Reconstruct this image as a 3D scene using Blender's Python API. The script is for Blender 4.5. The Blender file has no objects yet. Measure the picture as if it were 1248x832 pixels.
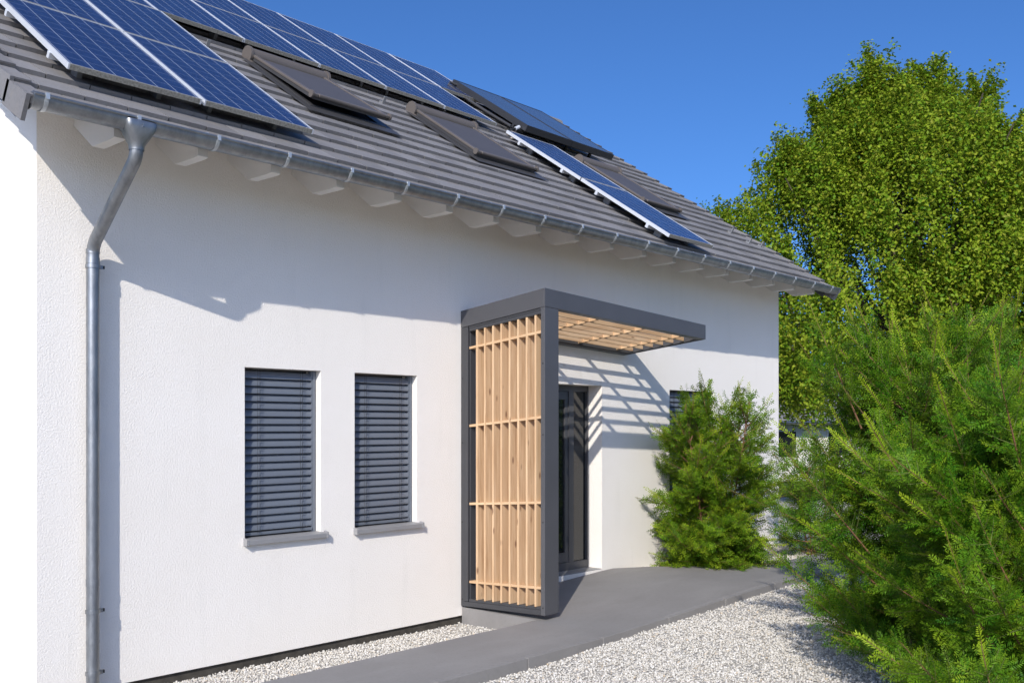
import bpy, math, random
import numpy as np
from mathutils import Vector, Matrix

R = math.radians
rng = np.random.default_rng(7)
random.seed(7)
scn = bpy.context.scene
COL = scn.collection

# ------------------------------------------------------------------ camera
FX, FY = math.cos(R(42.1214)), math.sin(R(42.1214))
CAM = Vector((-2.884, -7.095, 1.92))
cd = bpy.data.cameras.new('camera')
cam = bpy.data.objects.new('camera', cd); COL.objects.link(cam)
cam.location = CAM
cam.rotation_euler = (R(90), 0, R(42.1214 - 90))
cd.sensor_width = 36; cd.lens = 36 * 1201 / 1248; cd.shift_y = 103 / 1248; cd.shift_x = 0
cd.clip_end = 2000; cd.clip_start = .05
scn.camera = cam

def proj(p):
    dx, dy, dz = p[0] - CAM.x, p[1] - CAM.y, p[2] - CAM.z
    z = dx * FX + dy * FY; x = dx * FY - dy * FX
    return 624 + 1201 * x / z, 519 - 1201 * dz / z, z

# ------------------------------------------------------------------ light
SUN = Vector((1.66, 1.0, -1.215)).normalized()
elev = math.asin(-SUN.z)
sd = bpy.data.lights.new('sun', 'SUN'); sd.energy = 3.65; sd.angle = R(.53); sd.color = (1, .95, .875)
so = bpy.data.objects.new('sun', sd); COL.objects.link(so)
so.rotation_euler = SUN.to_track_quat('-Z', 'Y').to_euler(); so.location = (-20, -15, 20)
w = bpy.data.worlds.new('World'); scn.world = w; w.use_nodes = True
nt = w.node_tree; nt.nodes.clear()
sky = nt.nodes.new('ShaderNodeTexSky'); sky.sky_type = 'NISHITA'; sky.sun_disc = False
sky.sun_elevation = elev; sky.sun_rotation = math.atan2(-SUN.x, -SUN.y)
sky.air_density = .66; sky.dust_density = 2.0; sky.ozone_density = 10.0; sky.altitude = 0
bg = nt.nodes.new('ShaderNodeBackground'); bg.inputs[1].default_value = .15
wo = nt.nodes.new('ShaderNodeOutputWorld')
hs = nt.nodes.new('ShaderNodeHueSaturation'); hs.inputs['Saturation'].default_value = 1.05
nt.links.new(sky.outputs[0], hs.inputs['Color']); nt.links.new(hs.outputs[0], bg.inputs[0]); nt.links.new(bg.outputs[0], wo.inputs[0])
scn.view_settings.view_transform = 'Standard'; scn.view_settings.look = 'None'
scn.view_settings.gamma = 1; scn.view_settings.exposure = .29
scn.render.engine = 'CYCLES'
scn.cycles.max_bounces = 8; scn.cycles.transparent_max_bounces = 8
scn.cycles.use_denoising = True; scn.cycles.use_adaptive_sampling = False

# ------------------------------------------------------------------ materials
class N:
    """small node-graph helper"""
    def __init__(s, name):
        s.m = bpy.data.materials.new(name); s.m.use_nodes = True
        s.t = s.m.node_tree; s.b = s.t.nodes['Principled BSDF']; s.out = s.t.nodes['Material Output']
    def n(s, t, **kw):
        x = s.t.nodes.new(t)
        for k, v in kw.items(): setattr(x, k, v)
        return x
    def l(s, a, b): s.t.links.new(a, b)
    def v(s, node, i, val): node.inputs[i].default_value = val
    def co(s, scale=(1, 1, 1), out='Object'):
        tc = s.n('ShaderNodeTexCoord'); mp = s.n('ShaderNodeMapping'); mp.inputs[3].default_value = scale
        s.l(tc.outputs[out], mp.inputs[0]); return mp.outputs[0]
    def noise(s, vec, scale, detail=4, rough=.55):
        x = s.n('ShaderNodeTexNoise'); x.inputs['Scale'].default_value = scale
        x.inputs['Detail'].default_value = detail; x.inputs['Roughness'].default_value = rough
        s.l(vec, x.inputs['Vector']); return x.outputs['Fac']
    def ramp(s, fac, stops):
        x = s.n('ShaderNodeValToRGB'); e = x.color_ramp.elements
        while len(e) < len(stops): e.new(.5)
        for i, (p, c) in enumerate(stops):
            e[i].position = p; e[i].color = (*c, 1)
        s.l(fac, x.inputs[0]); return x.outputs[0]
    def mix(s, f, a, b, mode='MIX'):
        x = s.n('ShaderNodeMix', data_type='RGBA', blend_type=mode)
        for sock, val in ((x.inputs[0], f), (x.inputs[6], a), (x.inputs[7], b)):
            if hasattr(val, 'is_linked'): s.l(val, sock)
            elif isinstance(val, (int, float)): sock.default_value = val
            else: sock.default_value = (*val, 1)
        return x.outputs[2]
    def math(s, op, a, b=None):
        x = s.n('ShaderNodeMath', operation=op)
        for i, val in enumerate((a, b)):
            if val is None: continue
            if hasattr(val, 'is_linked'): s.l(val, x.inputs[i])
            else: x.inputs[i].default_value = val
        return x.outputs[0]
    def bump(s, h, strength, dist=.01):
        x = s.n('ShaderNodeBump'); x.inputs['Strength'].default_value = strength; x.inputs['Distance'].default_value = dist
        s.l(h, x.inputs['Height']); s.l(x.outputs[0], s.b.inputs['Normal'])
    def col(s, c):
        if hasattr(c, 'is_linked'): s.l(c, s.b.inputs['Base Color'])
        else: s.b.inputs['Base Color'].default_value = (*c, 1)
    def set(s, **kw):
        for k, v in kw.items(): s.b.inputs[k.replace('_', ' ')].default_value = v
        return s

def simple(name, c, rough=.5, metal=0, var=.12, scale=8, bump=0, bscale=80):
    g = N(name); v = g.co(); f = g.noise(v, scale, 5)
    g.col(g.ramp(f, [(.25, tuple(x * (1 - var) for x in c)), (.75, tuple(min(1, x * (1 + var)) for x in c))]))
    g.set(Roughness=rough, Metallic=metal)
    if bump: g.bump(g.noise(v, bscale, 3), bump, .004)
    return g.m

def mat_stucco():
    g = N('white_stucco'); v = g.co()
    f = g.noise(v, 1.3, 4)
    c = g.ramp(f, [(.3, (.86, .805, .73)), (.7, (.885, .834, .765))])
    f2 = g.noise(v, 110, 2, .6)
    c2 = g.mix(g.math('MULTIPLY', f2, .16), c, (.62, .575, .51))
    st = g.noise(g.co((3.0, 3.0, .35)), 2.2, 5)          # faint run-off streaks of the render
    c3 = g.mix(g.math('MULTIPLY', g.math('MAXIMUM', g.math('SUBTRACT', st, .56), 0), .55), c2, (.55, .53, .48))
    g.col(c3)
    g.set(Roughness=.92); g.b.inputs['Specular IOR Level'].default_value = .2
    h = g.math('ADD', g.math('MULTIPLY', g.noise(v, 75, 3, .6), .7), g.math('MULTIPLY', g.noise(v, 210, 2), .3))
    g.bump(h, .75, .009)
    return g.m

def mat_tile():
    g = N('concrete_roof_tile'); v = g.co()
    geo = g.n('ShaderNodeNewGeometry')
    c = g.ramp(geo.outputs['Random Per Island'], [(0, (.172, .164, .162)), (1, (.245, .234, .231))])
    f = g.noise(v, 9, 6)
    c = g.mix(g.ramp(f, [(.45, (0, 0, 0)), (.75, (.55, .55, .55))]), c, (.235, .212, .185))
    c = g.mix(g.ramp(g.noise(v, 60, 3), [(.5, (0, 0, 0)), (.8, (.5, .5, .5))]), c, (.10, .09, .078))
    g.col(c); g.set(Roughness=.62); g.bump(g.noise(v, 160, 3), .25, .003)
    return g.m

def mat_pv(W, Hh):
    g = N('solar_cells'); tc = g.n('ShaderNodeTexCoord'); sp = g.n('ShaderNodeSeparateXYZ'); g.l(tc.outputs['Object'], sp.inputs[0])
    m = .03
    def grid(c, n, span, wd, off=0):
        u = g.math('MULTIPLY', g.math('SUBTRACT', c, m), n / (span - 2 * m))
        fr = g.math('FRACT', g.math('ADD', u, off + .5))
        return g.math('LESS_THAN', g.math('ABSOLUTE', g.math('SUBTRACT', fr, .5)), wd)
    gx = grid(sp.outputs[0], 6, W, .020); gy = grid(sp.outputs[1], 10, Hh, .011)
    bus = grid(sp.outputs[0], 18, W, .012, .5)
    v = tc.outputs['Object']
    vo = g.n('ShaderNodeTexVoronoi'); vo.inputs['Scale'].default_value = 26; g.l(v, vo.inputs['Vector'])
    cell = g.ramp(vo.outputs['Color'], [(0, (.011, .021, .072)), (1, (.018, .034, .104))])
    c = g.mix(g.math('MULTIPLY', bus, .22), cell, (.25, .30, .42))
    c = g.mix(g.math('MULTIPLY', gy, .55), c, (.33, .38, .50))
    c = g.mix(g.math('MULTIPLY', gx, .70), c, (.50, .54, .62))
    g.col(c); g.set(Roughness=.22); g.b.inputs['Specular IOR Level'].default_value = .45
    d = g.noise(g.co(), 5, 5); g.l(g.ramp(d, [(.3, (.16,) * 3), (.8, (.34,) * 3)]), g.b.inputs['Roughness'])
    return g.m

def mat_wood(axis):
    g = N('larch_wood'); sc = [22, 22, 22]; sc[axis] = 1.3
    v = g.co(tuple(sc)); geo = g.n('ShaderNodeNewGeometry')
    oi = g.n('ShaderNodeObjectInfo')
    off = g.n('ShaderNodeVectorMath', operation='ADD'); g.l(v, off.inputs[0])
    cmb = g.n('ShaderNodeCombineXYZ')
    for i, k in enumerate((17, 31, 13)): g.l(g.math('MULTIPLY', oi.outputs['Random'], k), cmb.inputs[i])
    g.l(cmb.outputs[0], off.inputs[1]); v = off.outputs[0]
    f = g.noise(v, 1.6, 6, .6)
    c = g.ramp(f, [(.22, (.36, .19, .09)), (.45, (.57, .375, .21)), (.6, (.66, .46, .275)), (.8, (.74, .57, .36))])
    c = g.mix(g.math('MULTIPLY', oi.outputs['Random'], .60), c, (.54, .34, .185))
    sk = [9, 9, 9]; sk[axis] = 3.2
    vo = g.n('ShaderNodeTexVoronoi'); vo.inputs['Scale'].default_value = 1.0
    k2 = g.co(tuple(sk)); o2 = g.n('ShaderNodeVectorMath', operation='ADD'); g.l(k2, o2.inputs[0]); g.l(cmb.outputs[0], o2.inputs[1])
    g.l(o2.outputs[0], vo.inputs['Vector'])
    kn = g.ramp(vo.outputs['Distance'], [(.06, (1, 1, 1)), (.15, (0, 0, 0))])
    c = g.mix(g.math('MULTIPLY', kn, .8), c, (.16, .065, .03))
    g.col(c); g.set(Roughness=.7); g.bump(f, .15, .003)
    return g.m

def mat_gravel(ground=False):
    g = N('white_gravel'); v = g.co()
    if ground:
        vo = g.n('ShaderNodeTexVoronoi'); vo.inputs['Scale'].default_value = 46; g.l(v, vo.inputs['Vector'])
        c = g.ramp(vo.outputs['Color'], [(0, (.36, .33, .285)), (.5, (.48, .45, .40)), (1, (.57, .545, .50))])
        g.col(c); g.bump(g.math('SUBTRACT', 1, vo.outputs['Distance']), 1.0, .02)
    else:
        geo = g.n('ShaderNodeNewGeometry')
        c = g.ramp(geo.outputs['Random Per Island'], [(0, (.28, .25, .22)), (.04, (.47, .435, .375)), (.3, (.56, .525, .46)), (.65, (.62, .585, .525)), (.93, (.71, .68, .625)), (1, (.55, .43, .29))])
        f = g.noise(v, 190, 3); c = g.mix(g.math('MULTIPLY', f, .25), c, (.42, .385, .33)); g.col(c)
    g.set(Roughness=.85)
    return g.m

def mat_slab():
    g = N('grey_concrete'); v = g.co()
    f = g.noise(v, 1.1, 7, .62)
    c = g.ramp(f, [(.3, (.205, .193, .183)), (.7, (.25, .237, .225))])
    c = g.mix(g.ramp(g.noise(g.co((.6, 2.2, 1)), 1.7, 5), [(.5, (0, 0, 0)), (.75, (.45,) * 3)]), c, (.285, .27, .255))
    c = g.mix(g.ramp(g.noise(v, 34, 4), [(.52, (0,) * 3), (.85, (.5,) * 3)]), c, (.165, .155, .147))
    g.col(c); g.set(Roughness=.8); g.bump(g.noise(v, 120, 4), .3, .003)
    return g.m

def mat_leaf(name, cols, trans, tw=.35, rough=.5):
    g = N(name); geo = g.n('ShaderNodeNewGeometry')
    at = g.n('ShaderNodeAttribute'); at.attribute_name = 'age'
    c = g.ramp(geo.outputs['Random Per Island'], [(i / (len(cols) - 1), x) for i, x in enumerate(cols)])
    c = g.mix(at.outputs['Fac'], c, trans)
    g.col(c); g.set(Roughness=rough); g.b.inputs['Specular IOR Level'].default_value = .12
    tr = g.n('ShaderNodeBsdfTranslucent'); g.l(g.mix(.5, c, (.30, .36, .03)), tr.inputs[0])
    mx = g.n('ShaderNodeMixShader'); mx.inputs[0].default_value = tw
    g.l(g.b.outputs[0], mx.inputs[1]); g.l(tr.outputs[0], mx.inputs[2]); g.l(mx.outputs[0], g.out.inputs[0])
    return g.m

def mat_lawn():
    g = N('grass'); v = g.co()
    g.col(g.ramp(g.noise(v, .8, 8), [(.3, (.035, .06, .015)), (.7, (.075, .115, .03))])); g.set(Roughness=.9)
    g.bump(g.noise(v, 30, 5), 1, .05); return g.m

def mat_zinc():
    g = N('galvanised_zinc'); v = g.co((1, 1, .35))
    f = g.noise(v, 14, 6, .65)
    g.col(g.ramp(f, [(.3, (.24, .25, .26)), (.7, (.38, .39, .40))]))
    g.l(g.ramp(g.noise(v, 30, 4), [(.3, (.36,) * 3), (.7, (.52,) * 3)]), g.b.inputs['Roughness']); g.set(Metallic=.9)
    return g.m

def mat_glass(c=(.012, .014, .016), rough=.03):
    g = N('dark_glass'); g.col(c); g.set(Roughness=rough, IOR=1.5); g.b.inputs['Specular IOR Level'].default_value = .6
    return g.m

M = dict(
    stucco=mat_stucco(), tile=mat_tile(), slab=mat_slab(), lawn=mat_lawn(), zinc=mat_zinc(), glass=mat_glass(),
    gravel=mat_gravel(), gbed=mat_gravel(True), woodz=mat_wood(2), woodx=mat_wood(0), woody=mat_wood(1),
    plinth=simple('dark_plinth', (.055, .048, .038), .9, 0, .4, 12, .4),
    soffit=simple('white_paint', (.78, .74, .68), .6, 0, .04, 3),
    anth=simple('anthracite_metal', (.086, .085, .090), .40, .15, .08, 3),
    anthd=simple('dark_anthracite', (.034, .035, .039), .5, .1, .1, 4),
    blind=simple('blue_grey_aluminium', (.155, .172, .200), .42, .15, .05, 3),
    sill=simple('grey_aluminium', (.30, .295, .295), .5, .2, .06, 6),
    alu=simple('aluminium', (.72, .74, .77), .38, .35, .06, 5),
    oldalu=simple('lichened_aluminium', (.30, .28, .235), .8, .1, .5, 60),
    steel=simple('steel_hook', (.32, .32, .32), .5, .6, .1, 8),
    brown=simple('brown_aluminium', (.150, .128, .112), .45, .25, .06, 4),
    rail=simple('dark_grey_rail', (.075, .073, .075), .42, .35, .08, 4),
    screen=simple('awning_fabric', (.072, .069, .076), .62, 0, .07, 3),
    black=simple('black_rubber', (.012, .012, .012), .7, 0, .1, 5),
    bark=simple('bark', (.085, .065, .045), .9, 0, .35, 9, .8, 30),
    yewbark=simple('yew_bark', (.17, .082, .036), .8, 0, .35, 20, .5, 60),
    leaf=mat_leaf('broad_leaves', [(.045, .125, .008), (.095, .205, .010), (.155, .275, .014), (.25, .33, .022), (.24, .25, .03)], (.38, .43, .03), .34, .48),
    yew=mat_leaf('yew_needles', [(.014, .070, .004), (.036, .135, .006), (.080, .205, .008)], (.33, .42, .02), .16, .5),
    shoot=simple('green_shoot', (.10, .12, .025), .7, 0, .3, 20),
    bright=simple('bright_zinc', (.55, .57, .58), .4, .6, .1, 12),
    anthm=simple('anthracite_profile', (.052, .052, .056), .45, .1, .08, 4),
    yewl=mat_leaf('lit_yew_needles', [(.028, .095, .005), (.065, .165, .007), (.12, .24, .010)], (.38, .44, .025), .18, .5),  # yellower yew needles, the small bush's stronger light put into the colour
    coll=None,
)
def mat_coll():
    g = N('collector_glass'); g.col((.055, .07, .095)); g.set(Roughness=.16); g.b.inputs['Specular IOR Level'].default_value = .6
    g.l(g.ramp(g.noise(g.co(), 3, 5), [(.3, (.12,) * 3), (.7, (.22,) * 3)]), g.b.inputs['Roughness']); return g.m
M['coll'] = mat_coll()

# ------------------------------------------------------------------ mesh helpers
class MB:
    def __init__(s): s.v = []; s.f = []
    def quad(s, *p):
        i = len(s.v); s.v += [tuple(q) for q in p]; s.f.append(tuple(range(i, i + len(p)))); return s
    def hexa(s, p):     # 8 corners: bottom ring 0-3, top ring 4-7
        i = len(s.v); s.v += [tuple(q) for q in p]
        s.f += [tuple(i + k for k in q) for q in ((3, 2, 1, 0), (4, 5, 6, 7), (0, 1, 5, 4), (1, 2, 6, 5), (2, 3, 7, 6), (3, 0, 4, 7))]; return s
    def box(s, x0, x1, y0, y1, z0, z1, fn=None):
        p = [(x0, y0, z0), (x1, y0, z0), (x1, y1, z0), (x0, y1, z0), (x0, y0, z1), (x1, y0, z1), (x1, y1, z1), (x0, y1, z1)]
        if fn: p = [fn(q) for q in p]
        return s.hexa(p)
    def prism(s, poly, a, b, axis='x', fn=None):   # extrude a 2-D polygon along an axis
        def P(t, q): return {'x': (t, q[0], q[1]), 'y': (q[0], t, q[1]), 'z': (q[0], q[1], t)}[axis]
        i = len(s.v); n = len(poly)
        pts = [P(a, q) for q in poly] + [P(b, q) for q in poly]
        if fn: pts = [fn(q) for q in pts]
        s.v += pts
        s.f.append(tuple(i + k for k in range(n))); s.f.append(tuple(i + n + k for k in reversed(range(n))))
        for k in range(n): s.f.append((i + k, i + (k + 1) % n, i + n + (k + 1) % n, i + n + k))
        return s
    def tube(s, pts, r, n=12, caps=True):
        pts = [Vector(p) for p in pts]; rs = r if isinstance(r, (list, tuple)) else [r] * len(pts)
        i = len(s.v); ref = None
        for k, p in enumerate(pts):
            d = (pts[min(k + 1, len(pts) - 1)] - pts[max(k - 1, 0)]).normalized()
            if ref is None:
                ref = d.orthogonal().normalized()
            else:
                ref = (ref - d * ref.dot(d)).normalized()
            b = d.cross(ref)
            for j in range(n):
                t = 2 * math.pi * j / n
                s.v.append(tuple(p + (ref * math.cos(t) + b * math.sin(t)) * rs[k]))
        for k in range(len(pts) - 1):
            for j in range(n):
                s.f.append((i + k * n + j, i + k * n + (j + 1) % n, i + (k + 1) * n + (j + 1) % n, i + (k + 1) * n + j))
        if caps:
            s.f.append(tuple(i + j for j in reversed(range(n)))); e = i + (len(pts) - 1) * n
            s.f.append(tuple(e + j for j in range(n)))
        return s
    def sheet(s, rows, thick=None):
        i = len(s.v); n = len(rows[0])
        for r_ in rows: s.v += [tuple(p) for p in r_]
        for a in range(len(rows) - 1):
            for b in range(n - 1): s.f.append((i + a * n + b, i + a * n + b + 1, i + (a + 1) * n + b + 1, i + (a + 1) * n + b))
        return s
    def build(s, name, mat, parent=None, smooth=False, bevel=0, mats=None):
        me = bpy.data.meshes.new(name); me.from_pydata(s.v, [], s.f); me.update()
        o = bpy.data.objects.new(name, me); COL.objects.link(o)
        if mat: me.materials.append(mat)
        if parent: o.parent = parent
        if smooth:
            me.polygons.foreach_set('use_smooth', [True] * len(me.polygons))
            try: me.set_sharp_from_angle(angle=R(40))
            except Exception: pass
        if bevel:
            b = o.modifiers.new('bevel', 'BEVEL'); b.width = bevel; b.segments = 2; b.limit_method = 'ANGLE'
        return o

def np_mesh(name, V, F, mat, parent=None, age=None, smooth=False, mats=None, midx=None):
    """V (n,3), F (m,k) all polygons of one size"""
    me = bpy.data.meshes.new(name); n, m, k = len(V), len(F), F.shape[1]
    me.vertices.add(n); me.vertices.foreach_set('co', V.astype(np.float32).ravel())
    me.loops.add(m * k); me.loops.foreach_set('vertex_index', F.astype(np.int32).ravel())
    me.polygons.add(m); me.polygons.foreach_set('loop_start', np.arange(0, m * k, k, dtype=np.int32))
    if smooth: me.polygons.foreach_set('use_smooth', np.ones(m, dtype=bool))
    for x in (mats or [mat]): me.materials.append(x)
    if midx is not None: me.polygons.foreach_set('material_index', midx.astype(np.int32))
    if age is not None:
        a = me.attributes.new('age', 'FLOAT', 'POINT'); a.data.foreach_set('value', age.astype(np.float32))
    me.update(calc_edges=True); me.validate()
    o = bpy.data.objects.new(name, me); COL.objects.link(o)
    if parent: o.parent = parent
    return o

def thing(name, label, cat, loc=(0, 0, 0), group=None, rot=(0, 0, 0)):
    o = bpy.data.objects.new(name, None); COL.objects.link(o); o.location = loc; o.rotation_euler = rot
    o.empty_display_size = .3
    tag(o, label, cat, group); return o
def tag(o, label, cat, group=None):
    o['label'] = label; o['category'] = cat
    if group: o['group'] = group
def struct(o, kind='structure'): o['kind'] = kind; return o
def empty_part(name, parent, loc=(0, 0, 0), rot=(0, 0, 0)):
    o = bpy.data.objects.new(name, None); COL.objects.link(o); o.parent = parent; o.location = loc; o.rotation_euler = rot; return o

# ------------------------------------------------------------------ house constants
T = .673; LS = math.hypot(1, T); B = 4.46; XR = 11.05; YR = 4.72; DEP = 2 * YR + .0
def zr(y): return B + T * min(y, 2 * YR - y)
SLOPE = math.atan(T)
def rp(x, s, off=0):      # point over the front roof slope: x, distance up the slope, height over the tiles
    y = s / LS; n = Vector((0, -T, 1)) / LS
    return Vector((x, y, B + T * y)) + n * off

house = thing('house', 'white rendered house with grey tiled roof and anthracite windows', 'house', (0, 0, 0))

# walls: front with real openings, gables and back
OPEN = [(1.671, 2.443, .985, 2.408), (2.821, 3.588, .985, 2.408), (5.20, 6.562, .215, 2.40), (8.025, 9.15, .985, 2.392)]
REV = [.13, .13, .2, .13]
mb = MB()
TH = .36
xs = sorted({0, XR, *[o[0] for o in OPEN], *[o[1] for o in OPEN]})
def ztop(y): return zr(y) - .085
for a, b in zip(xs[:-1], xs[1:]):
    ops = [o for o in OPEN if o[0] <= a + 1e-6 and o[1] >= b - 1e-6]
    if ops:
        o = ops[0]
        mb.quad((a, 0, 0), (b, 0, 0), (b, 0, o[2]), (a, 0, o[2])); mb.quad((a, 0, o[3]), (b, 0, o[3]), (b, 0, ztop(0)), (a, 0, ztop(0)))
    else: mb.quad((a, 0, 0), (b, 0, 0), (b, 0, ztop(0)), (a, 0, ztop(0)))
for (a, b, c, d) in OPEN:
    e = TH
    mb.quad((a, 0, c), (a, 0, d), (a, e, d), (a, e, c)); mb.quad((b, 0, d), (b, 0, c), (b, e, c), (b, e, d))
    mb.quad((a, 0, d), (b, 0, d), (b, e, d), (a, e, d)); mb.quad((b, 0, c), (a, 0, c), (a, e, c), (b, e, c))
for x, flip in ((0, 1), (XR, 0)):
    p = [(x, 0, 0), (x, 0, ztop(0)), (x, YR, ztop(YR)), (x, DEP, ztop(DEP)), (x, DEP, 0)]
    mb.quad(*(reversed(p) if not flip else p))
mb.quad((XR, DEP, 0), (0, DEP, 0), (0, DEP, ztop(DEP)), (XR, DEP, ztop(DEP)))
mb.quad((0, 0, 0), (0, DEP, 0), (XR, DEP, 0), (XR, 0, 0))
wall = mb.build('wall', M['stucco'], house)
mb = MB()
mb.box(.025, XR - .025, .025, DEP - .025, -.35, .003); mb.build('plinth', M['plinth'], house)

# roof tiles
def slope_fn(front):
    def f(x, s, off):
        p = rp(x, s, off)
        return p if front else Vector((p.x, 2 * YR - p.y, p.z))
    return f
XL, XRR = -.36, 11.42
def tiles(front):
    m = MB(); f = slope_fn(front); P = .30; s0 = -.80 * LS + .02; smax = YR * LS
    n = int((smax - s0) / P) + 1
    cols = 39; cw = (XRR - XL) / cols
    for k in range(n):
        sa = s0 + k * P; sb = min(sa + P + .05, smax + .01)
        shift = 0 if k % 2 == 0 else .5
        edges = [XL] + [XL + (c + shift) * cw for c in range(1 if not shift else 0, cols)] + [XRR]
        edges = [e for e in edges if XL <= e <= XRR]
        for a, b in zip(edges[:-1], edges[1:]):
            if b - a < .03: continue
            g = .0038; dz = random.uniform(-.0015, .0015); ds = random.uniform(-.003, .003)
            a_, b_ = a + g, b - g
            pts = []
            for off0, off1 in ((-.012, -.034), (.032, -.004)):
                pts += [f(a_, sa + ds, off0 + dz), f(b_, sa + ds, off0 + dz), f(b_, sb, off1 + dz), f(a_, sb, off1 + dz)]
            m.hexa(pts)
    return m
tm = tiles(True); t2 = tiles(False); i = len(tm.v); tm.v += t2.v; tm.f += [tuple(q + i for q in fc) for fc in t2.f]
# verge tiles: side flaps stepping with the courses
for front in (True, False):
    f = slope_fn(front); s0 = -.80 * LS + .02
    for k in range(int((YR * LS - s0) / .30) + 1):
        sa = s0 + k * .30; sb = min(sa + .335, YR * LS)
        for x0, x1 in ((XL - .030, XL - .002), (XRR + .002, XRR + .030)):
            pts = []
            for o0, o1 in ((-.130, -.155), (.046, .011)):
                pts += [f(x0, sa - .006, o0), f(x1, sa - .006, o0), f(x1, sb, o1), f(x0, sb, o1)]
            tm.hexa(pts)
        for x0, x1 in ((XL - .001, XL + .10), (XRR - .10, XRR + .001)):
            pts = []
            for o0, o1 in ((.0335, -.001), (.046, .011)):
                pts += [f(x0, sa - .006, o0), f(x1, sa - .006, o0), f(x1, sb, o1), f(x0, sb, o1)]
            tm.hexa(pts)
# ridge caps
zc = zr(YR)
for k in range(30):
    x0 = XL - .03 + k * (XRR - XL + .06) / 30; x1 = x0 + (XRR - XL + .06) / 30 + .02
    prof = [(YR + .13 * math.sin(t), zc - .05 + .10 * math.cos(t)) for t in [R(a) for a in (-100, -60, -25, 0, 25, 60, 100)]]
    tm.prism(prof, x0, x1, 'x')
roof = tm.build('roof', M['tile'], house)
# sarking slab under the tiles = white boarded soffit
mb = MB()
for front in (True, False):
    f = slope_fn(front); a, b = -.66 * LS, YR * LS
    mb.hexa([f(XL + .03, a, -.085), f(XRR - .03, a, -.085), f(XRR - .03, b, -.085), f(XL + .03, b, -.085),
             f(XL + .03, a, -.036), f(XRR - .03, a, -.036), f(XRR - .03, b, -.036), f(XL + .03, b, -.036)])
mb.build('soffit', M['soffit'], roof)
for k in range(18):
    xc = .30 + .625 * k
    m = MB()
    yt = -.62
    poly = [(.03, zr(.03) - .110), (yt, zr(yt) - .110), (yt, zr(yt) - .165), (-.575, 3.872), (-.30, 3.872), (.03, 4.10)]
    m.prism(poly, xc - .042, xc + .042, 'x'); m.build('rafter_tail', M['soffit'], roof)
# barge boards below the verge
for x in (XL + .004, XRR - .034):
    m = MB()
    for front in (True, False):
        f = slope_fn(front); a, b = -.64 * LS, YR * LS
        m.hexa([f(x, a, -.17), f(x + .028, a, -.17), f(x + .028, b, -.17), f(x, b, -.17), f(x, a, -.088), f(x + .028, a, -.088), f(x + .028, b, -.088), f(x, b, -.088)])
    m.build('barge_board', M['anth'], roof)

# gutter
GY, GZ, GR = -.745, 3.975, .075
def gz(x): return GZ + .012 - .0012 * x * 0
prof_o = [(GY - GR * math.cos(t), GZ - GR * math.sin(t)) for t in [math.pi * k / 14 for k in range(15)]]
prof_i = [(GY - (GR - .004) * math.cos(t), GZ - (GR - .004) * math.sin(t)) for t in [math.pi * k / 14 for k in range(15)]]
m = MB(); m.prism(prof_o + prof_i[::-1], -.345, 11.41, 'x')
gutter = m.build('gutter', M['zinc'], house, smooth=True)
m = MB(); m.tube([(-.345, GY - GR - .004, GZ + .004), (11.41, GY - GR - .004, GZ + .004)], .0105, 10); m.build('gutter_bead', M['zinc'], gutter, True)
for x0, x1 in ((-.349, -.344), (11.409, 11.414)):
    pr = [(GY - (GR + .008) * math.cos(t), GZ - (GR + .008) * math.sin(t)) for t in [math.pi * k / 14 for k in range(15)]] + [(GY + .05, GZ + .02), (GY - .07, GZ + .02)]
    m = MB(); m.prism(pr, x0, x1, 'x'); m.build('end_cap', M['zinc'], gutter)
for k in range(20):
    x = -.27 + .6 * k
    pr = [(GY - (GR + .005) * math.cos(t), GZ - (GR + .005) * math.sin(t)) for t in [math.pi * q / 14 for q in range(15)]]
    pi_ = [(GY - (GR + .0005) * math.cos(t), GZ - (GR + .0005) * math.sin(t)) for t in [math.pi * q / 14 for q in range(15)]]
    m = MB(); m.prism(pr + pi_[::-1], x - .0125, x + .0125, 'x'); m.box(x - .0125, x + .0125, GY - GR - .018, GY - GR - .010, GZ - .02, GZ + .018)
    m.box(x - .0125, x + .0125, GY + GR + .0, GY + GR + .005, GZ - .01, GZ + .07)
    m.build('gutter_bracket', M['bright'], gutter)
# joint sleeves of the gutter
for x in (4.98, 8.0):
    pr = [(GY - (GR + .004) * math.cos(t), GZ - (GR + .004) * math.sin(t)) for t in [math.pi * q / 14 for q in range(15)]]
    pi_ = [(GY - (GR + .0004) * math.cos(t), GZ - (GR + .0004) * math.sin(t)) for t in [math.pi * q / 14 for q in range(15)]]
    m = MB(); m.prism(pr + pi_[::-1], x - .04, x + .04, 'x'); m.build('joint_sleeve', M['zinc'], gutter, True)

# downpipe with outlet funnel and swan neck
PX, PY, PRr = .354, -.098, .045
m = MB()
n = 24
rings = []
FYC = GY - .02
def squarish(ax, ay, z, yc, ex):
    return [(PX + ax * math.copysign(abs(math.cos(t)) ** ex, math.cos(t)), yc + ay * math.copysign(abs(math.sin(t)) ** ex, math.sin(t)), z) for t in [2 * math.pi * k / 32 for k in range(33)]]
for z, ax, ay, yc, ex in ((GZ - .012, .108, .078, FYC, .35), (GZ - .016, .110, .080, FYC, .35), (GZ - .06, .106, .078, FYC, .4), (GZ - .13, .068, .062, GY - .01, .6), (GZ - .165, .052, .052, GY, 1), (GZ - .195, .050, .050, GY, 1)):
    rings.append(squarish(ax, ay, z, yc, ex))
m.sheet(rings); funnel = m
path = []
A = Vector((PX, GY, GZ - .17)); Bp = Vector((PX, GY, 3.74)); Cp = Vector((PX, PY, 3.215)); Dp = Vector((PX, PY, -.30))
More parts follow.
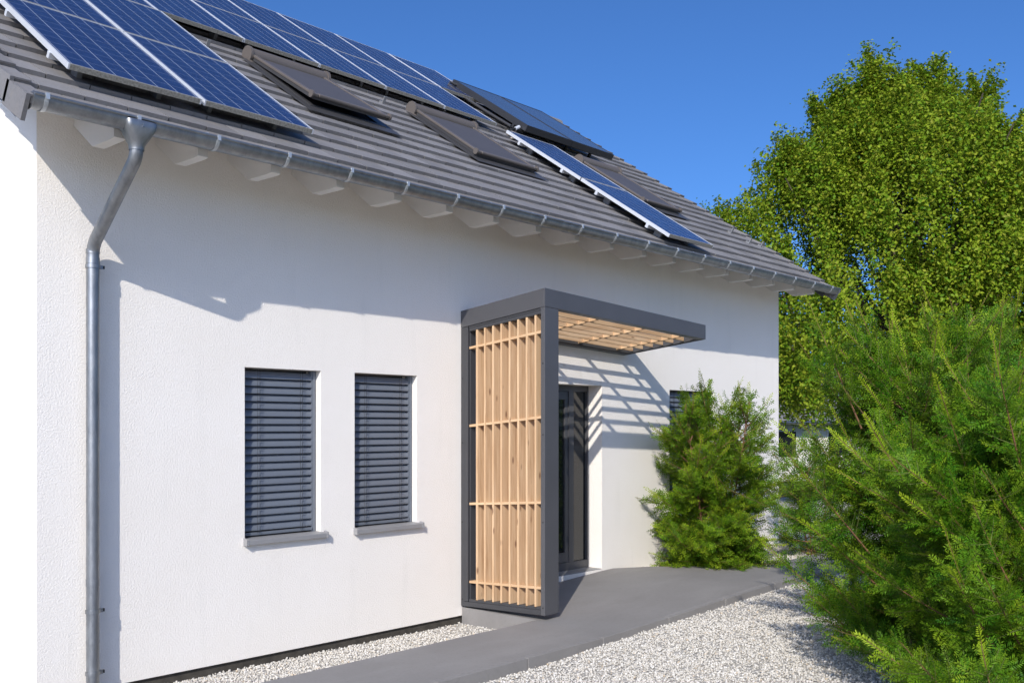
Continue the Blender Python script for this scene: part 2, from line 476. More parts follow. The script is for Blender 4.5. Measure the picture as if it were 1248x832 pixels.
def fillet(p, c, q, r, k=8):
    a = (p - c).normalized(); b = (q - c).normalized(); th = a.angle(b); d = r / math.tan(th / 2)
    s, e = c + a * d, c + b * d
    return [s.lerp(c, t).lerp(c.lerp(e, t), t) for t in [i / k for i in range(k + 1)]]
path = [A] + fillet(A, Bp, Cp, .13) + fillet(Bp, Cp, Dp, .16) + [Dp]
m = MB(); m.tube(path, PRr, 24)
downpipe = m.build('downpipe', M['zinc'], house, True)
funnel.build('outlet_funnel', M['zinc'], downpipe, True)
# pressed star mark on the funnel
m = MB(); pts = []
for k in range(10):
    r_ = .017 if k % 2 == 0 else .006; t = math.pi / 2 + k * math.pi / 5
    pts.append((PX + r_ * math.cos(t), GZ - .045 + r_ * math.sin(t)))
m.prism(pts, FYC - .0815, FYC - .0775, 'y'); m.build('star_mark', M['zinc'], downpipe)
for z, h, r_ in ((3.16, .03, .0478), (3.085, .045, .0478), (.77, .05, .0478), (1.8, .02, .0465), (.36, .02, .0465)):
    m = MB(); m.tube([(PX, PY, z), (PX, PY, z + h)], r_, 24); m.build('pipe_collar', M['zinc'], downpipe, True)
for z in (3.055, .575, .13):
    m = MB(); m.tube([(PX, PY, z), (PX, PY, z + .026)], .0515, 24); m.box(PX + .045, PX + .07, PY - .012, PY + .012, z, z + .026)
    m.tube([(PX, PY + .04, z + .013), (PX, .01, z + .013)], .006, 8); m.build('pipe_clamp', M['zinc'], downpipe, True)
    m = MB(); m.box(PX + .071, PX + .085, PY - .008, PY + .01, z + .003, z + .025); m.build('clamp_screw', M['black'], downpipe)

# ------------------------------------------------------------------ windows
def window(o, label=None, full=True):
    a, b, c, d = o; yb = .215
    m = MB()
    fw = .065
    m.box(a, b, yb, yb + .07, c, c + fw); m.box(a, b, yb, yb + .07, d - fw, d); m.box(a, a + fw, yb, yb + .07, c + fw, d - fw); m.box(b - fw, b, yb, yb + .07, c + fw, d - fw)
    wn = m.build('window', M['anth'], house)
    if label: wn['label'] = label
    m = MB(); m.box(a + fw, b - fw, yb + .02, yb + .04, c + fw, d - fw); m.build('pane', M['glass'], wn)
    # slatted outside blind
    m = MB(); pitch = .0640; yc = .080; x0, x1 = a + .012, b - .052
    z = d - .035; nsl = int((d - c - .07) / pitch)
    for k in range(nsl):
        zc = z - k * pitch - .02; rows = []
        th = R(62 + random.uniform(-1.2, 1.2)); hw = .0345
        for q in range(7):
            u = -1 + q / 3.0
            t_ = u * hw; bow = .011 * (1 - u * u)
            yy = yc + t_ * math.cos(th) - bow * math.sin(th); zz = zc + t_ * math.sin(th) + bow * math.cos(th) * 0 - bow * .2
            rows.append([(x0, yy, zz), (x1, yy, zz)])
        m.sheet(rows)
        rows2 = [[(p[0], p[1] + .0025, p[2] - .001) for p in r_] for r_ in rows]; m.sheet(rows2[::-1])
    zl = z - nsl * pitch - .012
    m.box(x0, x1, yc - .025, yc + .025, zl - .012, zl + .012)
    bl = m.build('blind', M['blind'], wn, True)
    for xx in (a + .15, b - .19):
        m = MB()
        for dx in (0, .022): m.tube([(xx + dx, yc - .042, d - .01), (xx + dx, yc - .042, zl)], .0016, 5)
        for k in range(nsl): m.box(xx - .004, xx + .026, yc - .040, yc - .036, z - k * pitch - .052, z - k * pitch - .049)
        m.build('ladder_cord', M['anthd'], wn)
    for (xa, xb) in ((a + .002, a + .012), (b - .052, b - .004)):
        m = MB(); m.box(xa, xb, yc - .012, yc + .03, c + .003, d - .003)
        if xb - xa > .02: m.box(xa + .014, xb - .014, yc - .02, yc - .0115, c + .003, d - .003)
        m.build('guide_rail', M['blind'], wn)
    # sill with upstand end caps
    m = MB(); xa, xb = a - .012, b + .045
    m.prism([(yb, c + .012), (-.001, c + .002), (-.001, c - .03), (yb, c - .02)], a + .002, b - .002, 'x')
    m.prism([(-.0015, c + .002), (-.050, c - .008), (-.050, c - .046), (-.0015, c - .046)], xa + .013, xb - .0135, 'x')
    for q in (xa, xb - .012):
        m.prism([(-.0015, c + .010), (-.054, c + .000), (-.054, c - .049), (-.0015, c - .049)], q - .001, q + .013, 'x')
    m.build('sill', M['sill'], wn, bevel=.002)
    return wn
for q, o in enumerate((OPEN[0], OPEN[1], OPEN[3])): window(o)

# ------------------------------------------------------------------ entrance door
a, b, c, d = OPEN[2]; y0 = REV[2]
m = MB()
m.box(a, b, y0, y0 + .09, d - .07, d); m.box(b - .028, b, y0, y0 + .09, c, d - .07); m.box(a, a + .05, y0, y0 + .09, c, d - .07)
m.box(a + .05, b - .028, y0, y0 + .09, c, c + .10); m.box(6.185, 6.275, y0, y0 + .09, c + .10, d - .07)
door = m.build('door', M['anth'], house)
m = MB(); m.box(6.275, b - .028, y0 + .03, y0 + .05, c + .10, d - .07); m.build('side_pane', M['glass'], door)
m = MB(); lx0, lx1 = a + .055, 6.18
m.box(lx0, lx1, y0 + .012, y0 + .08, d - .17, d - .075); m.box(lx0, lx1, y0 + .012, y0 + .08, c + .104, c + .22)
m.box(lx0, lx0 + .1, y0 + .012, y0 + .08, c + .22, d - .17); m.box(lx1 - .055, lx1, y0 + .012, y0 + .08, c + .22, d - .17)
m.build('door_leaf', M['anth'], door)
m = MB(); m.box(lx0 + .1, lx1 - .055, y0 + .03, y0 + .05, c + .22, d - .17); m.build('door_pane', M['glass'], door)
m = MB(); m.tube([(lx0 + .05, y0 - .045, .75), (lx0 + .05, y0 - .045, 1.9)], .014, 12)
for z in (.95, 1.7): m.tube([(lx0 + .05, y0 + .015, z), (lx0 + .05, y0 - .045, z)], .008, 8)
m.build('handle', M['alu'], door, True)
m = MB(); m.box(a + .002, b - .002, .004, y0 + .02, c - .09, c + .008); m.build('threshold', M['sill'], door)
m = MB(); m.quad((5.3, .62, .2), (6.7, .62, .2), (6.7, .62, 2.4), (5.3, .62, 2.4))

# ------------------------------------------------------------------ roof windows with outside awnings
def roof_window(x0, x1, s0, s1, opening, label):
    m = MB(); W = x1 - x0; fr = .07
    def f(x, s, o): return rp(x, s, o)
    def bar(mm, xa, xb, sa, sb, o0, o1, tilt=None):
        def g(x, s, o):
            if tilt: o = o + (s1 - s) / (s1 - s0) * tilt
            return f(x, s, o)
        mm.hexa([g(xa, sa, o0), g(xb, sa, o0), g(xb, sb, o0), g(xa, sb, o0), g(xa, sa, o1), g(xb, sa, o1), g(xb, sb, o1), g(xa, sb, o1)])
    bar(m, x0, x0 + fr, s0, s1, 0, .046); bar(m, x1 - fr, x1, s0, s1, 0, .046); bar(m, x0 + fr, x1 - fr, s0, s0 + fr, 0, .044); bar(m, x0 + fr, x1 - fr, s1 - fr, s1, 0, .044)
    # flashing apron
    bar(m, x0 - .10, x1 + .10, s0 - .16, s0, .034, .038); bar(m, x0 - .10, x0 - .002, s0, s1, .034, .038); bar(m, x1 + .002, x1 + .10, s0, s1, .034, .038)
    rw = m.build('roof_window', M['rail'], house); rw['label'] = label
    m = MB(); bar(m, x0 + fr, x1 - fr, s0 + fr, s1 - fr, .027, .036); m.build('pane', M['black'], rw)
    m = MB()
    bar(m, x0 + .005, x0 + .05, s0 + .02, s1 - .03, .049, .078, opening); bar(m, x1 - .05, x1 - .005, s0 + .02, s1 - .03, .049, .078, opening)
    bar(m, x0 + .05, x1 - .05, s0 + .02, s0 + .09, .049, .078, opening)
    m.build('sash', M['rail'], rw)
    m = MB()
    bar(m, x0 + .0, x0 + .055, s0 + .0, s1 - .03, .080, .108, opening); m.build('awning_rail', M['brown'], rw, bevel=.006)
    m = MB(); bar(m, x1 - .055, x1, s0, s1 - .03, .080, .108, opening); m.build('awning_rail', M['brown'], rw, bevel=.006)
    m = MB(); bar(m, x0 + .056, x1 - .056, s0 + .05, s1 - .1, .094, .097, opening); m.build('awning_screen', M['screen'], rw)
    m = MB(); bar(m, x0 + .056, x1 - .056, s0 - .005, s0 + .05, .078, .112, opening); m.build('bottom_bar', M['brown'], rw, bevel=.012)
    for xa, xb in ((x0 - .022, x0 - .001), (x1 + .001, x1 + .022)):
        m = MB()
        poly = [(s0 + .03 + .036 * math.cos(t), .092 + opening + .036 * math.sin(t)) for t in [2 * math.pi * k / 14 for k in range(14)]]
        i = len(m.v); pts = [rp(xa, q[0], q[1]) for q in poly] + [rp(xb, q[0], q[1]) for q in poly]
        m.v += [tuple(p) for p in pts]; nn = len(poly); m.f.append(tuple(range(nn))); m.f.append(tuple(reversed(range(nn, 2 * nn))))
        for k in range(nn): m.f.append((k, (k + 1) % nn, nn + (k + 1) % nn, nn + k))
        m.build('bar_end_cap', M['brown'], rw)
    # rounded hood box and its end caps
    def hood(mm, xa, xb, r):
        poly = [(s1 - .10, .03)] + [(s1 + .02 + r * math.cos(t), .075 + r * math.sin(t)) for t in [R(195 - 15 * k) for k in range(14)]] + [(s1 + .10, .03)]
        pts = [rp(xa, q[0], q[1]) for q in poly] + [rp(xb, q[0], q[1]) for q in poly]
        mm.v += [tuple(p) for p in pts]; nn = len(poly); mm.f.append(tuple(range(nn))); mm.f.append(tuple(reversed(range(nn, 2 * nn))))
        for k in range(nn): mm.f.append((k, (k + 1) % nn, nn + (k + 1) % nn, nn + k))
    m = MB(); hood(m, x0, x1, .080); m.build('awning_hood', M['brown'], rw, True)
    for xa, xb in ((x0 - .03, x0 - .001), (x1 + .001, x1 + .03)):
        m = MB(); hood(m, xa, xb, .092); m.build('hood_end_cap', M['brown'], rw)
    return rw
roof_window(2.90, 3.86, .96, 2.24, .055, 'roof window with its awning lifted a little at the foot')
roof_window(5.11, 6.13, .84, 2.14, .0, 'roof window with its awning flat')
roof_window(8.50, 9.42, .92, 2.28, .0, 'roof window with its awning flat, half hidden by the panel strip')

# small roof fittings of the house
def rp_box(m, x0, x1, s0, s1, o0, o1):
    m.hexa([rp(x0, s0, o0), rp(x1, s0, o0), rp(x1, s1, o0), rp(x0, s1, o0), rp(x0, s0, o1), rp(x1, s0, o1), rp(x1, s1, o1), rp(x0, s1, o1)])
for (x, s) in ((2.42, 2.30), (4.74, 2.30), (7.9, 2.35), (10.75, .83), (10.82, .50), (11.2, .5)):
    m = MB(); rp_box(m, x, x + .035, s - .02, s + .03, .0, .03); rp_box(m, x, x + .035, s - .035, s - .02, .0, .10); m.build('roof_hook', M['steel'], roof)
m = MB()
for (x, s, h) in ((7.40, 2.66, .04), (7.22, 5.02, .06)):
    q = MB(); q.tube([rp(x, s, 0), rp(x, s, 0) + Vector((0, 0, h)), rp(x, s, 0) + Vector((0, 0, h + .001)), rp(x, s, 0) + Vector((0, 0, h + .06))], [.055, .055, .085, .07], 18)
    q.build('vent_pipe', M['brown'], roof, True)

# ------------------------------------------------------------------ solar panels
def panel_parts(W, Hh):
    """meshes in panel space: x across, y up the slope, z off the roof"""
    fw, ft = .012, .040
    fr = MB()
    fr.box(0, fw, 0, Hh, -ft, 0); fr.box(W - fw, W, 0, Hh, -ft, 0); fr.box(fw, W - fw, Hh - fw, Hh, -ft, 0)
    lo = MB(); lo.box(fw, W - fw, 0, fw, -ft, 0)
    gl = MB(); gl.box(fw, W - fw, fw, Hh - fw, -.030, -.003)
    br = []
    for s in (.22, .8):
        q = MB(); q.box(-.006, W + .006, Hh * s - .02, Hh * s + .02, -ft - .045, -ft - .001); br.append((q, 'mounting_rail', 'alu'))
    for s in (.22, .8):
        for xx in (.18, .78):
            q = MB(); q.box(W * xx - .018, W * xx + .018, Hh * s - .12, Hh * s - .022, -.142, -ft - .03); q.box(W * xx - .018, W * xx + .018, Hh * s - .13, Hh * s - .12, -.142, -.075); br.append((q, 'roof_bracket', 'steel'))
    return fr, lo, gl, br
def mesh_only(mb_, name, mat):
    me = bpy.data.meshes.new(name); me.from_pydata(mb_.v, [], mb_.f); me.update(); me.materials.append(mat); return me
protos = {}
def solar_panel(x, s, W, Hh, label, off=.15, lichen=False):
    t = thing('solar_module', label, 'solar panel', rp(x, s, off), 'solar panels on the roof', (SLOPE, 0, 0))
    key = (round(W, 3), round(Hh, 3))
    if key not in protos:
        fr, lo, gl, br = panel_parts(W, Hh)
        protos[key] = [('frame', mesh_only(fr, 'frame', M['alu'])), ('bottom_edge', mesh_only(lo, 'bottom_edge', M['oldalu'])), ('cells', mesh_only(gl, 'cells', mat_pv(W, Hh)))] + [(n_, mesh_only(q, n_, M[mt])) for q, n_, mt in br]
    for n_, me in protos[key]:
        o = bpy.data.objects.new(n_, me); COL.objects.link(o); o.parent = t
    # clamps on both long edges
    return t
rows = [(-.38, 1.545), (1.18, 1.47)]
for r_, (s, hh) in enumerate(rows):
    for c_, x in enumerate((.05, 1.075)):
        solar_panel(x, s, 1.0, hh, [['solar panel at the lower left corner of the roof, nearest the gutter outlet', 'solar panel beside the roof window with the lifted awning, bottom row'],
                                    ['solar panel at the left roof edge above the corner panel, cut by the photo edge', 'solar panel left of the gap above the lifted roof window, second row']][r_][c_])
w_lab = {3: ['solar panel above the left panel block at the photo edge', 'solar panel right above the top of the left panel block', 'solar panel above and left of the lifted roof window',
             'solar panel directly above the lifted roof window', 'solar panel above the gap between the two left roof windows', 'solar panel above the flat roof window, left half', 'solar panel above the flat roof window, at the row end by the collector'],
         4: ['top row solar panel at the photo edge', 'top row solar panel second from the photo edge', 'top row solar panel above the gap left of the lifted roof window', 'top row solar panel over the lifted roof window, on the skyline',
             'top row solar panel on the skyline, middle of the row', 'top row solar panel on the skyline, last but one before the collector', 'top row solar panel at the right end beside the vent pipe']}
for r_, s, hh in ((3, 2.66, 1.38), (4, 4.05, 1.38)):
    for c_ in range(7):
        x = .05 + .995 * c_
        solar_panel(x, s, .985, hh, w_lab[r_][c_])
solar_panel(7.04, 4.05, .985, 1.38, 'small bit of solar panel peeking up behind the collector edge')
solar_panel(6.985, -.72, 1.0, 1.585, 'lower solar panel of the lone vertical strip, nearest the gutter')
solar_panel(6.985, .885, 1.0, 1.53, 'upper solar panel of the lone vertical strip, under the collector')

# thermal collectors standing a little proud of the roof
def collector(x, s, W, Hh, label):
    off = .235
    t = thing('solar_collector', label, 'solar collector', rp(x, s, off), 'flat solar thermal collectors', (SLOPE, 0, 0))
    m = MB(); fw, ft = .022, .09
    m.box(0, fw, 0, Hh, -ft, 0); m.box(W - fw, W, 0, Hh, -ft, 0); m.box(fw, W - fw, 0, fw, -ft, 0); m.box(fw, W - fw, Hh - fw, Hh, -ft, 0); m.box(fw, W - fw, fw, Hh - fw, -ft, -ft + .01)
    m.build('frame', M['anthd'], t)
    m = MB(); m.box(fw, W - fw, fw, Hh - fw, -.03, -.004); m.build('glass', M['coll'], t)
    for yy in (.25, Hh - .4):
        m = MB(); m.box(.0, W, yy, yy + .04, -ft - .05, -ft - .001); m.build('mounting_rail', M['anthd'], t)
        for xx in (.2, W - .25):
            m = MB(); m.box(xx, xx + .04, yy + .002, yy + .038, -off + .01, -ft - .051); m.build('roof_bracket', M['anthd'], t)
    return t
c1 = collector(7.72, 2.80, 1.04, 1.82, 'blue grey flat solar collector, left of the pair, beside the pipe connections')
c2 = collector(8.765, 2.80, 1.04, 1.82, 'blue grey flat solar collector, right of the pair, at the right roof edge')
m = MB()
m.tube([(.06, .10, -.12), (-.10, .10, -.12), (-.22, .06, -.14), (-.24, -.1, -.19)], .018, 10); m.build('pipe', M['black'], c1, True)
m = MB(); m.tube([(.02, 1.70, -.05), (-.10, 1.75, -.05), (-.20, 1.65, -.08), (-.14, 1.3, -.12), (-.1, .8, -.13), (-.1, .2, -.12)], .02, 10); m.build('insulated_pipe', M['rail'], c1, True)
m = MB(); m.tube([(-.10, .10, -.12), (-.02, .12, -.08)], .026, 10); m.build('pipe_fitting', M['alu'], c1, True)

# ------------------------------------------------------------------ entrance canopy
X0, YF, XE = 4.183, -1.12, 7.06
def warp(p):
    """the whole frame leans a touch: its roof falls towards the house and to the right"""
    x, y, z = p; k = (z - .10) / 2.985
    dz = (-y / 1.12) * (.040 + (.133 - .040) * k) - max(0, (x - X0)) / 2.875 * .132 * max(0, min(1, (z - 1.8) / 1.2))
    return (x, y, z + dz)
canopy = thing('entrance_canopy', 'anthracite door canopy with a larch slat side screen and slatted roof', 'canopy', (X0, 0, .09))
def cpart(m, name, mat, bevel=.003, parent=None):
    o = m.build(name, mat, parent or canopy, bevel=bevel)
    o.data.transform(Matrix.Translation((-X0, 0, -.09)))
    return o
ZT, ZF, ZB = 3.085, 2.915, .10
WY = -.004
m = MB(); m.box(X0, XE, YF, YF + .012, ZF, ZT, warp); m.box(X0 + .003, XE - .003, YF + .012, YF + .085, ZF + .006, ZF + .016, warp); cpart(m, 'front_fascia', M['anth'])
m = MB(); m.box(X0, X0 + .012, YF + .0135, WY, ZF, ZT, warp); m.box(X0 + .0125, X0 + .09, YF + .1, WY, ZF - .0, ZF + .012, warp); cpart(m, 'side_fascia', M['anth'])
m = MB(); m.box(XE - .012, XE, YF + .0135, WY, ZF, ZT, warp); m.box(XE - .05, XE - .0125, YF + .1, WY, ZF + .008, ZF + .02, warp); cpart(m, 'end_fascia', M['anth'])
m = MB(); m.box(X0 + .095, XE - .055, WY - .07, WY, ZF - .012, ZT - .02, warp); cpart(m, 'wall_beam', M['anth'])
m = MB(); m.box(X0, X0 + .205, YF, YF + .05, ZB, ZF - .002, warp); post = cpart(m, 'post', M['anth'])
m = MB(); m.box(X0 + .003, X0 + .11, WY - .045, WY, ZB, ZF - .002, warp); cpart(m, 'wall_post', M['anthm'])
m = MB(); m.box(X0 + .001, X0 + .03, WY - .10, WY - .047, ZB + .05, ZF - .004, warp); m.box(X0 + .03, X0 + .10, WY - .113, WY - .047, ZB + .05, ZF - .004, warp); cpart(m, 'inner_rail', M['anthm'])
m = MB(); m.box(X0, X0 + .14, YF + .052, WY - .047, ZB, ZB + .047, warp); m.box(X0 + .012, X0 + .13, YF + .052, WY - .102, ZB + .0475, ZB + .075, warp); cpart(m, 'bottom_rail', M['anthm'])
m = MB(); m.box(X0 + .008, X0 + .13, YF + .052, WY - .115, ZF - .055, ZF - .003, warp); m.box(X0 + .002, X0 + .012, YF + .052, WY - .115, ZF - .021, ZF - .006, warp); cpart(m, 'top_rail', M['anthm'])
for y in (YF - .0025,):
    pass
for z in (.17, .95, 1.75, 2.4):
    m = MB(); p = warp((X0 - .001, YF + .022, z)); m.tube([(p[0] + .002, p[1], p[2]), (p[0] - .003, p[1], p[2])], .006, 8)
    p = warp((X0 + .002, WY - .02, z)); m.tube([(p[0] + .002, p[1], p[2]), (p[0] - .003, p[1], p[2])], .006, 8); cpart(m, 'screw', M['black'], 0)
SD = .135
for k in range(8):
    y = -.218 - .1105 * k
    m = MB(); m.box(X0 + .012, X0 + .012 + SD, y - .011, y + .011, ZB + .062, ZF - .045, warp)
    cpart(m, 'screen_slat', M['woodz'], .0015)
for k in range(4):
    z = .335 + .783 * k
    m = MB(); m.box(X0 + .016, X0 + .10, YF + .054, WY - .105, z, z + .024, warp); cpart(m, 'screen_crossbar', M['woody'], .0015)
for k in range(7):
    y = -.135 - .1440 * k
    m = MB(); m.box(X0 + .22, XE - .06, y - .009, y + .009, ZF + .024, ZF + .070, warp); cpart(m, 'roof_slat', M['woodx'], .0015)
for x in (5.20, 6.02, 6.76):
    m = MB(); m.box(x - .011, x + .011, YF + .086, WY - .072, ZF + .024, ZF + .072, warp); cpart(m, 'roof_crossbar', M['woody'], .0015)

# ------------------------------------------------------------------ ground
def zg(x, y):
    f = -.015 + .155 * min(1, max(0, (x - 3.2) / 4.0))
    if x < 4.6:
        t = min(1, max(0, (y + 1.75) / .5)); k = min(1, max(0, (4.6 - x) / .3)); f = f * (1 - t * k) + (-.085) * t * k
    return f
def zs(x): return .085 + .13 * min(1, max(0, (x - 4.3) / 2.6)) + .01 * max(0, x - 8)
# wide lawn to the horizon
ring = [-300, -120, -40, -15, -8, 0, 8, 16, 24, 40, 120, 300]
m = MB(); m.sheet([[(x, y, -.36) for y in ring] for x in ring]); struct(m.build('ground', M['lawn']))
gx = [-30, -20, -12, -9, -7, -5, -4, -3, -2] + list(np.arange(-1, 10, .15)) + [10, 10.6, 11.3, 12, 13, 15, 17, 20]
gy = [-30, -20, -14, -11, -9, -8, -7] + list(np.arange(-6.4, .2, .15)) + [.6, 1.2, 2.5, 4, 6, 9, 12]  # bed runs on unseen behind the camera, added for its warm bounce light
m = MB(); m.sheet([[(float(x), float(y), zg(x, y)) for x in gx] for y in gy]); struct(m.build('gravel_bed', M['gbed']))

# concrete path and landing, with kerb face
outline_b = [(-9, -1.10), (4.20, -1.0), (4.20, -.035), (6.50, -.004), (6.75, -.02), (7.1, -.28), (8.15, -1.30), (16, -1.42)]
outline_f = [(16, -2.12), (9.0, -2.04), (7.2, -1.98), (5.2, -1.92), (3.9, -1.89), (2.2, -1.91), (-9, -2.00)]
top = []
def strip(pa, pb, n):
    return [(pa[0] + (pb[0] - pa[0]) * k / n, pa[1] + (pb[1] - pa[1]) * k / n) for k in range(n)]
m = MB()
colsx = [-9, -4, -1, 1, 2.5, 3.6, 4.199]
def interp(pts, x):
    pts = sorted(pts)
    for (xa, ya), (xb, yb) in zip(pts[:-1], pts[1:]):
        if xa <= x <= xb: return ya + (yb - ya) * (x - xa) / (xb - xa + 1e-9)
    return pts[-1][1]
bk = [(-9, -1.10), (4.199, -1.0)]
bk2 = [(4.201, -.004), (6.50, -.004), (6.75, -.02), (7.1, -.28), (8.15, -1.30), (16, -1.42)]
def section(x, yb, yf):
    return [(x, yb, -.3), (x, yb, zs(x) - .004), (x, yb - .006, zs(x))] + [(x, yb + (yf - yb) * t, zs(x) - .012 * max(0, t - .7)) for t in (.25, .5, .75, .99)] + [(x, yf, zs(x) - .012), (x, yf, -.3)]
secs = [section(x, interp(bk, x), interp(outline_f, x)) for x in colsx]
xs2 = [4.201, 4.5, 4.9, 5.3, 5.7, 6.1, 6.4, 6.5, 6.75, 7.1, 7.5, 8.15, 9, 12, 16]
secs2 = [section(x, interp(bk2, x), interp(outline_f, x)) for x in xs2]
secs2[0] = [(p[0], p[1], p[2]) for p in secs2[0]]
m.sheet(secs[::-1]); m.sheet(secs2[::-1])
# left end face of the landing
p = secs2[0]; m.quad((4.2, -.004, -.3), (4.2, -1.02, -.3), (4.2, -1.02, zs(4.2)), (4.2, -.004, zs(4.2)))
struct(m.build('path', M['slab']))
# kerb stones along the front edge of the path
kx = -1.0
while kx < 11:
    L = 1.0
    m = MB(); ya, yb = interp(outline_f, kx + .004), interp(outline_f, kx + L - .004)
    za, zb = zs(kx) - .003, zs(kx + L) - .003
    m.hexa([(kx + .004, ya - .045, -.3), (kx + L - .004, yb - .045, -.3), (kx + L - .004, yb - .002, -.3), (kx + .004, ya - .002, -.3),
            (kx + .004, ya - .045, za), (kx + L - .004, yb - .045, zb), (kx + L - .004, yb - .002, zb), (kx + .004, ya - .002, za)])
    o = m.build('kerb', M['slab'], bevel=.004); struct(o); kx += L

# loose white stones
def stones(n, region, rmin, rmax):
    ico = [(0, 0, 1)] ; 
    t = (1 + 5 ** .5) / 2
    IV = np.array([(-1, t, 0), (1, t, 0), (-1, -t, 0), (1, -t, 0), (0, -1, t), (0, 1, t), (0, -1, -t), (0, 1, -t), (t, 0, -1), (t, 0, 1), (-t, 0, -1), (-t, 0, 1)]) / math.hypot(1, t)
    IF = np.array([(0, 11, 5), (0, 5, 1), (0, 1, 7), (0, 7, 10), (0, 10, 11), (1, 5, 9), (5, 11, 4), (11, 10, 2), (10, 7, 6), (7, 1, 8), (3, 9, 4), (3, 4, 2), (3, 2, 6), (3, 6, 8), (3, 8, 9), (4, 9, 5), (2, 4, 11), (6, 2, 10), (8, 6, 7), (9, 8, 1)])
    P = region(n)
    n = len(P)
    r = rng.uniform(rmin, rmax, n)[:, None] * rng.uniform(.6, 1.25, (n, 3)); r[:, 2] *= .75
    q = rng.normal(size=(n, 4)); q /= np.linalg.norm(q, axis=1)[:, None]
    w_, x, y, z = q.T
    Rm = np.stack([np.stack([1 - 2 * (y * y + z * z), 2 * (x * y - z * w_), 2 * (x * z + y * w_)], -1), np.stack([2 * (x * y + z * w_), 1 - 2 * (x * x + z * z), 2 * (y * z - x * w_)], -1), np.stack([2 * (x * z - y * w_), 2 * (y * z + x * w_), 1 - 2 * (x * x + y * y)], -1)], 1)
    Vv = IV[None] * r[:, None, :] * rng.uniform(.8, 1.15, (n, 12, 1))
    Vv = np.einsum('nij,nkj->nki', Rm, Vv) + P[:, None, :]
    F = IF[None] + (np.arange(n) * 12)[:, None, None]
    return Vv.reshape(-1, 3), F.reshape(-1, 3)
def region(n):
    out = []
    x = rng.uniform(-.8, 10.5, n); y = rng.uniform(-6.0, .02, n)
    dx, dy = x - CAM.x, y - CAM.y; d = dx * FX + dy * FY; px = 624 + 1201 * (dx * FY - dy * FX) / d; py = 519 + 1201 * 1.85 / d
    vis = (d > 3) & (px > -60) & (px < 1330) & (py < 900)
    onpath = np.zeros(n, bool)
    for i_ in range(n):
        if not vis[i_]: continue
        yf = interp(outline_f, x[i_]) - .05; yb = interp(bk, x[i_]) if x[i_] < 4.2 else interp(bk2, x[i_])
        if yf < y[i_] < yb + .005: onpath[i_] = True
        if x[i_] > 4.2 and y[i_] > yb and x[i_] < 6.7: onpath[i_] = True
    keep = vis & ~onpath & ((d < 9.5) | (rng.random(n) < .55))
    x, y = x[keep], y[keep]
    z = np.array([(zs(a_) + .002 if (interp(outline_f, a_) - .05 < b_ < (interp(bk, a_) if a_ < 4.2 else interp(bk2, a_))) else zg(a_, b_)) for a_, b_ in zip(x, y)]) + rng.uniform(-.004, .013, len(x))
    return np.stack([x, y, z], 1)
V, F = stones(175000, region, .0066, .0130)
struct(np_mesh('gravel_stones', V, F, M['gravel']), 'stuff')
bpy.data.objects['gravel_stones']['label'] = 'loose white marble gravel lying beside the path'
del V, F

